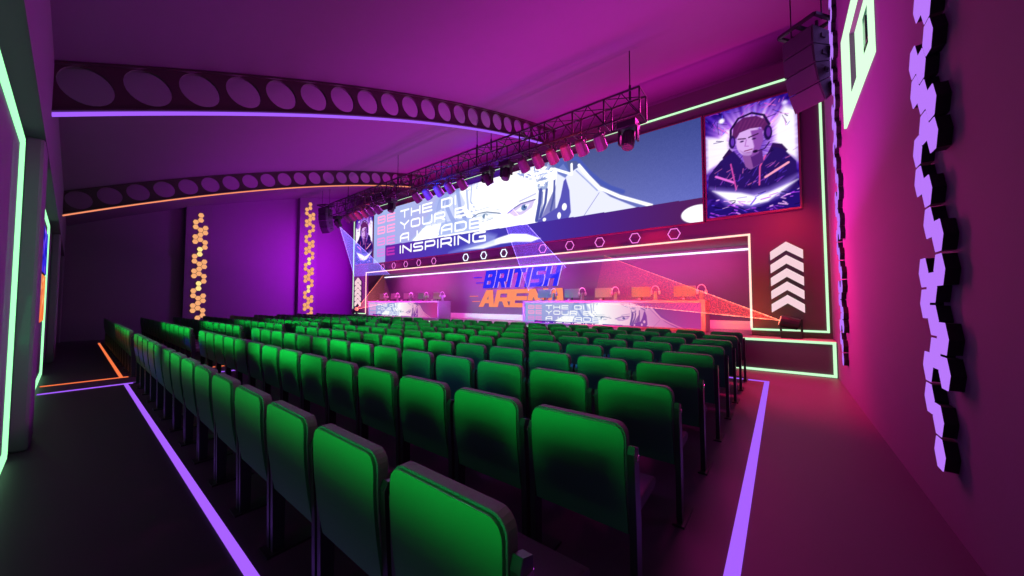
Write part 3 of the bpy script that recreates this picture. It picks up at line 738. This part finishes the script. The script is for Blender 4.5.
line_array((.48, 8.12, 6.33), math.radians(-35), 'black curved loudspeaker array hanging at the right corner of stage')
line_array((-18.85, 8.12, 6.42), math.radians(20), 'black curved loudspeaker array hanging at the far left of stage')

# ------------------------------------------------------------------ player desks
M_DESK = mat('desk_laminate', (0.30, 0.22, 0.30, 1), .4, vary=.03)
DZ = 1.55
def desk(x0, x1, label):
    t = thing('player_desk', label, 'desk', ((x0+x1)/2, 10.12, SZ), 0, 'long player desks on stage')
    hw = (x1-x0)/2; d = .75; H = DZ-SZ
    q = MB(); q.box(-hw-.02, hw+.02, -.02, d, H-.04, H); q.build('tabletop', M_DESK, t, bevel=.006)
    for s in (-1, 1):
        q = MB(); q.box(min(s*hw, s*(hw-.05)), max(s*hw, s*(hw-.05)), 0, d-.02, 0, H-.04); q.build('side_panel', M_DESK, t)
    q = MB(); q.box(-hw+.05, hw-.05, .03, .06, 0, H-.04); q.build('front_panel', M_DESK, t)
    b = ban; fx0, fx1, fz0, fz1 = -hw+.10, hw-.10, .08, H-.07
    # the desk panels show the same picture as the screen, trimmed at its foot
    cut = int(b.nz*.24); sub = Paint.__new__(Paint)
    sub.X, sub.Z, sub.c = b.X[cut:, :][::2, ::2], b.Z[cut:, :][::2, ::2], b.c[cut:, :][::2, ::2]; sub.nz, sub.nx = sub.X.shape
    zb, zt, xa, xb = sub.Z.min(), sub.Z.max(), sub.X.min(), sub.X.max()
    k = np.clip(((sub.X-xa)/(xb-xa)-.50)/.45, 0, 1)[..., None]
    sub.c = sub.c*(1-k*.8) + np.array((214,50,140))/255*k*.8  # pink cast of the red light painted in, stronger to the right
    sub.mesh('picture', SCR2, t, lambda X, Z: (fx0+(X-xa)/(xb-xa)*(fx1-fx0), X*0+.026, fz0+(Z-zb)/(zt-zb)*(fz1-fz0)))
desk(-7.42, -1.56, 'long player desk on right of stage with glowing picture front')
desk(-18.1, -12.1, 'long player desk on left of stage with glowing picture front')
def make_monitor():
    r = thing('monitor', '', 'monitor')
    q = MB(); q.prism(rrect(.56, .30, .015, .10, 3), .035, 'y', -.0175); q.build('panel', mat('monitor_back', (.42,.38,.42,1), .5), r)
    q = MB(); q.box(-.025,.025,.01,.03,.012,.16); q.build('stand', M_BLACK, r)
    q = MB(); q.box(-.11,.11,-.06,.1,0,.014); q.build('base', M_BLACK, r)
    q = MB(); q.box(-.265,.265,.0176,.02,.115,.385); q.build('screen', emis('monitor_glow', rgb(120,110,200), .5), r)
    return r
def make_headset():
    r = thing('gaming_headset', '', 'headset')
    q = MB(); q.tube([(0,0,0),(0,0,.012),(0,0,.02),(0,0,.2),(0,0,.26)], .05, 12, radii=[.085,.085,.055,.05,.03]); q.build('stand', M_GREY, r)
    q = MB(); q.tube([(.105*math.cos(a), 0, .27+.15*math.sin(a)) for a in [PI*i/12 for i in range(13)]], .012, 8); q.build('headband', M_WHITE, r)
    for s in (-1, 1):
        q = MB(); q.tube([(s*.075,0,.22),(s*.085,0,.22),(s*.125,0,.22),(s*.135,0,.22)], .06, 14, radii=[.04,.062,.062,.04])
        q.build('ear_cup', M_WHITE, r)
    return r
def make_mouse():
    me = bpy.data.meshes.new('computer_mouse'); q = MB()
    q.tube([(-.055,0,.018),(-.045,0,.018),(-.01,0,.02),(.03,0,.02),(.055,0,.018)], .02, 10, radii=[.008,.02,.03,.028,.01])
    o = q.build('computer_mouse', M_WHITE, smooth=True); return o
mon0 = make_monitor(); hs0 = make_headset(); ms0 = make_mouse(); reg(mon0)
ms0['category'] = 'computer mouse'
mx_ = [-2.11,-3.3,-4.49,-5.62,-6.72, -12.62,-13.78,-14.98,-16.13,-17.2]; first = True
for i, x in enumerate(mx_):
    dsk = 'right desk' if i < 5 else 'left desk'; n = ORD[i % 5]
    a = mon0 if first else copy_tree(mon0); setp(a, (x, 10.5, DZ), 0, 'monitor seen from behind on the %s, %s from right' % (dsk, n), 'monitors on the player desks')
    b = hs0 if first else copy_tree(hs0); setp(b, (x+.43, 10.42, DZ), 0.3, 'white gaming headset on a stand, %s desk, %s from right' % (dsk.split()[0], n), 'headsets on the player desks')
    c = ms0 if first else copy_tree(ms0); setp(c, (x-.10 if i >= 5 else x+.02, 10.25, DZ+.012), 1.2, 'white computer mouse on the %s, %s from right' % (dsk, n), 'mice on the player desks')
    first = False

# ------------------------------------------------------------------ logo on the alcove back wall
BOLD = {'A': [[(0,0),(.42,1)],[(.58,1),(1,0)],[(.42,1),(.58,1)],[(.2,.28),(.8,.28)]], 'N': [[(0,0),(0,1)],[(0,1),(1,0)],[(1,0),(1,1)]],
 'R': [[(0,0),(0,1)],[(0,1),(.95,1)],[(1,1),(1,.45)],[(0,.42),(1,.42)],[(.5,.42),(1,0)]]}
def solid_word(word, x0, x1, z0, z1, m, edge, label, th):
    t = thing('wall_lettering', label, 'sign', ((x0+x1)/2, YA-.03, z0))
    H = z1-z0; n = len(word); units = sum(.38 if c == 'I' else 1 for c in word)
    gap = .07*H; W = (x1-x0-gap*(n-1)-.28*H)/units; x = x0-(x0+x1)/2
    for ch in word:
        ww = W*(.38 if ch == 'I' else 1); T = th*H
        for lay, (mm, dy, ex, sh) in enumerate(((edge, 0.0, .0, .035), (m, -.02, 0.0, 0.0))):
            q = MB()
            for st in BOLD.get(ch, GLY[ch]):
                st = st if ch != 'I' else [(.5,0),(.5,1)]
                pts = [(x+T*.55+px*(ww-T*1.1)+sh, T/2+pz*(H-T)) for px, pz in st]
                pts = [(a_ + .28*b_, b_) for a_, b_ in pts]
                for a_, b_ in zip(pts[:-1], pts[1:]):
                    d = Vector((b_[0]-a_[0], b_[1]-a_[1])); 
                    if d.length < 1e-6: continue
                    d.normalize(); horiz = abs(d.y) < .5
                    e = T/2*(1.0 if horiz else 0.55); diag = (not horiz) and abs(d.x-.28*d.y) > .12
                    if horiz:
                        sk = .28*T/2
                        P = [(a_[0]-d.x*e*.9-sk, a_[1]-T/2),(b_[0]+d.x*e*.9-sk, b_[1]-T/2),(b_[0]+d.x*e*.9+sk, b_[1]+T/2),(a_[0]-d.x*e*.9+sk, a_[1]+T/2)]
                    else:
                        up = Vector((.28,1))*T/2*(1 if d.y > 0 else -1)
                        hx_ = T*.56*(1.15 if diag else 1)
                        A = (a_[0]-up.x, a_[1]-up.y); B = (b_[0]+up.x, b_[1]+up.y)
                        P = [(A[0]-hx_,A[1]),(A[0]+hx_,A[1]),(B[0]+hx_,B[1]),(B[0]-hx_,B[1])]
                    q.prism(P, .02, 'y', dy-.001*len(q.f)/6*.2)
            if lay: q.build('letter', m, L0)
            else: L0 = q.build('letter_edge', mm, t)
        x += ww+gap
    q = MB()
    for (dx, zz, l) in ((-.45,.3,.5),(-.62,.62,.55)): q.box(x0-(x0+x1)/2+dx, x0-(x0+x1)/2+dx+l, -.012, 0, zz*H, zz*H+.035)
    q.build('speed_line', m, t)
E_BLUE = emis('logo_blue', rgb(45,45,250), 1.0); E_LO = emis('logo_orange', rgb(255,145,105), 1.0)
solid_word('BRITISH', -11.1, -6.85, 2.15, 2.96, E_BLUE, emis('logo_edge', rgb(215,170,255), 1.0), 'blue slanted BRITISH lettering on the alcove back wall', .21)
solid_word('ARENA', -11.35, -6.6, 1.27, 2.06, E_LO, E_LO, 'orange slanted ARENA lettering below the blue word', .23)

# ------------------------------------------------------------------ lights
def area(name, loc, target, sx, sy, power, col, spread=180):
    l = bpy.data.lights.new(name, 'AREA'); l.shape = 'RECTANGLE'; l.size = sx; l.size_y = sy; l.energy = power; l.color = col; l.spread = math.radians(spread)
    o = bpy.data.objects.new(name, l); COL.objects.link(o); o.location = loc
    d = Vector(target)-Vector(loc); o.rotation_euler = d.to_track_quat('-Z', 'Y').to_euler(); return o
def spot(name, loc, target, power, col, ang=60, blend=.6, size=.1):
    l = bpy.data.lights.new(name, 'SPOT'); l.energy = power; l.color = col; l.spot_size = math.radians(ang); l.spot_blend = blend; l.shadow_soft_size = size
    o = bpy.data.objects.new(name, l); COL.objects.link(o); o.location = loc
    d = Vector(target)-Vector(loc); o.rotation_euler = d.to_track_quat('-Z', 'Y').to_euler(); return o
def point(name, loc, power, col, size=.3):
    l = bpy.data.lights.new(name, 'POINT'); l.energy = power; l.color = col; l.shadow_soft_size = size
    o = bpy.data.objects.new(name, l); COL.objects.link(o); o.location = loc; return o
MAG = (.75, .08, .75); PUR = (.45, .03, .85); PINK = (1.0, .05, .30); RED = (1, .03, .05); BLUE = (.03, .05, 1); GRN = (0.0, 1.0, .18)
area('ceiling_wash_right', (-2.4, 6.4, 2.6), (-2.4, 7.2, 7.5), 5, 3, 300, (.9,.03,.75))
area('ceiling_wash_mid', (-8.5, 5.8, 2.6), (-8.5, 7.2, 7.5), 6, 4, 225, (.75,.02,.80))
area('ceiling_wash_left', (-15.5, 5.5, 2.6), (-15.5, 6.9, 7.5), 7, 4, 205, (.6,.02,.85))
area('over_facade_fill', (-9.0, 11.0, 7.12), (-9.0, 11.0, 9), 17, 1.2, 150, (1,.03,.65))  # unseen lamp added behind the facade to brighten the ceiling there
area('end_wall_wash', (-17.2, 8.6, 3.4), (-21.4, 8.6, 3.2), 1.5, 3.5, 380, (.5,.0,.85), 130)
area('right_wall_wash', (-1.2, 8.4, 2.6), (.85, 7.6, 2.2), .6, 2.6, 170, (1,.02,.34), 140)
spot('right_floor_wash', (-.6, 9.1, 6.0), (.2, 8.0, 0), 4200, (1,.01,.10), 46, 1)
area('front_magenta_wash', (-2.0, 9.0, 6.4), (-4.0, 3.0, 0), 4, .6, 90, (1,.03,.50), 90)
area('front_violet_wash', (-11.0, 9.0, 6.4), (-10.0, 3.0, 0), 8, .6, 120, (.6,.05,.9), 90)
spot('red_facade_wash', (.35, 8.2, 3.9), (-.4, 10.0, 2.2), 280, RED, 95, 1)
spot('red_can_fill', (-4.4, 6.0, 4.6), (-4.4, 7.8, 5.35), 420, (1,.03,.06), 60, 1)  # unseen spots added before the par cans to colour their housings
spot('blue_can_fill', (-9.2, 6.0, 4.6), (-9.2, 7.8, 5.35), 2200, (.02,.04,1), 60, 1)
spot('red_left_can_fill', (-14.2, 6.0, 4.6), (-14.2, 7.8, 5.35), 420, (1,.03,.12), 60, 1)
for nm, x, tx, p, c, an in (('red', -3.3, -2.4, 1100, (1,.01,.015), 34), ('red', -4.4, -3.9, 900, (1,.01,.05), 26), ('magenta', -5.5, -4.9, 600, (1,.02,.35), 24), ('blue', -8.2, -6.4, 800, (.12,.02,1), 28),
                        ('red', -13.0, -12.9, 380, (1,.03,.12), 26), ('pink', -14.6, -15.6, 800, (1,.04,.45), 36)):
    spot(nm+'_key_light', (x, 7.95, 5.2), (tx, 10.45, 1.8), p, c, an, .8, .06)
area('rear_wall_wash', (-4.5, 4.5, 3.4), (-4.5, -.3, 1.6), 5, .6, 45, (.6,.03,.9), 120)
spot('teal_seat_fill', (-3.6, -.12, 3.05), (-2.7, 3.6, .85), 160, (.02,.22,1), 40, 1)  # unseen spot added to tint the seat backs teal
# unseen facade fills added along the stage edge: red at the right, pink, violet, then magenta to the left
for (xc, ln, p, c) in ((-2.0, 2.6, 120, (1,.02,.03)), (-4.4, 2.0, 130, (1,.03,.30)), (-6.8, 2.4, 120, (.45,.05,1)), (-10.5, 4, 180, (.6,.06,.9)), (-15.4, 5, 260, (.85,.05,.7))):
    area('facade_fill', (xc, 9.38, .78), (xc, 10.2, 2.6), ln, .08, p, c, 150)
area('alcove_wash_right', (-3.2, 11.0, 3.08), (-3.2, 11.9, 1.6), 4.5, .2, 100, (1,.10,.45), 160)
area('alcove_wash_mid', (-9.5, 11.0, 3.08), (-9.5, 11.9, 1.6), 6, .2, 130, (.7,.12,.75), 160)
area('alcove_wash_left', (-15.5, 11.0, 3.08), (-15.5, 11.9, 1.6), 4.5, .2, 110, (1,.12,.65), 160)
for (x0, x1, p, z) in ((-.8, -4.2, 7, 1.36), (-4.2, -14, 88, 1.32)):  # unseen narrow-beam lamps added to throw green on the upper seat backs
    area('green_seat_fill', ((x0+x1)/2, -.30, z), ((x0+x1)/2, 5, z-.52), abs(x1-x0), .5, p, GRN, 28)
for xx in (-5.2, -11.4): area('green_reveal_fill', (xx, -.27, 1.8), (xx-.8, -.27, 1.8), .06, 2.2, 2.2, GRN, 120)  # unseen lamps added to green the bay reveals
area('green_low_fill', (-6.2, -.30, 1.06), (-6.2, 5, .75), 11.5, .2, 17, GRN, 30)  # extra unseen strip added for the rearmost row
area('red_seat_fill', (-10.3, -.30, .72), (-10.3, 5, .7), 7, .1, 5, (1,.03,.02), 24)  # unseen strip added for a red tone on the seat backs
area('blue_seat_fill', (-7, -.30, .62), (-5, 5, .5), 9, .1, 4, (.01,.01,1), 30)  # unseen strip added for blue low on the seat backs

W_ = bpy.data.worlds.new('world'); S.world = W_; W_.use_nodes = True
W_.node_tree.nodes['Background'].inputs[0].default_value = (.05, .01, .08, 1)
W_.node_tree.nodes['Background'].inputs[1].default_value = .2

# ------------------------------------------------------------------ camera
cam = bpy.data.cameras.new('camera'); co = bpy.data.objects.new('camera', cam); COL.objects.link(co)
cam.sensor_width = 36; cam.sensor_fit = 'HORIZONTAL'; cam.lens = 36*344/1024; cam.clip_start = .02; cam.clip_end = 200
co.location = (0, 0, 1.5)
co.rotation_euler = (PI/2 + math.atan(14/344), 0, math.atan(269/344))
S.camera = co
S.view_settings.view_transform = 'Standard'; S.view_settings.look = 'None'; S.view_settings.gamma = 1; S.view_settings.exposure = 0
S.view_settings.use_curve_mapping = False
bpy.context.view_layer.update()
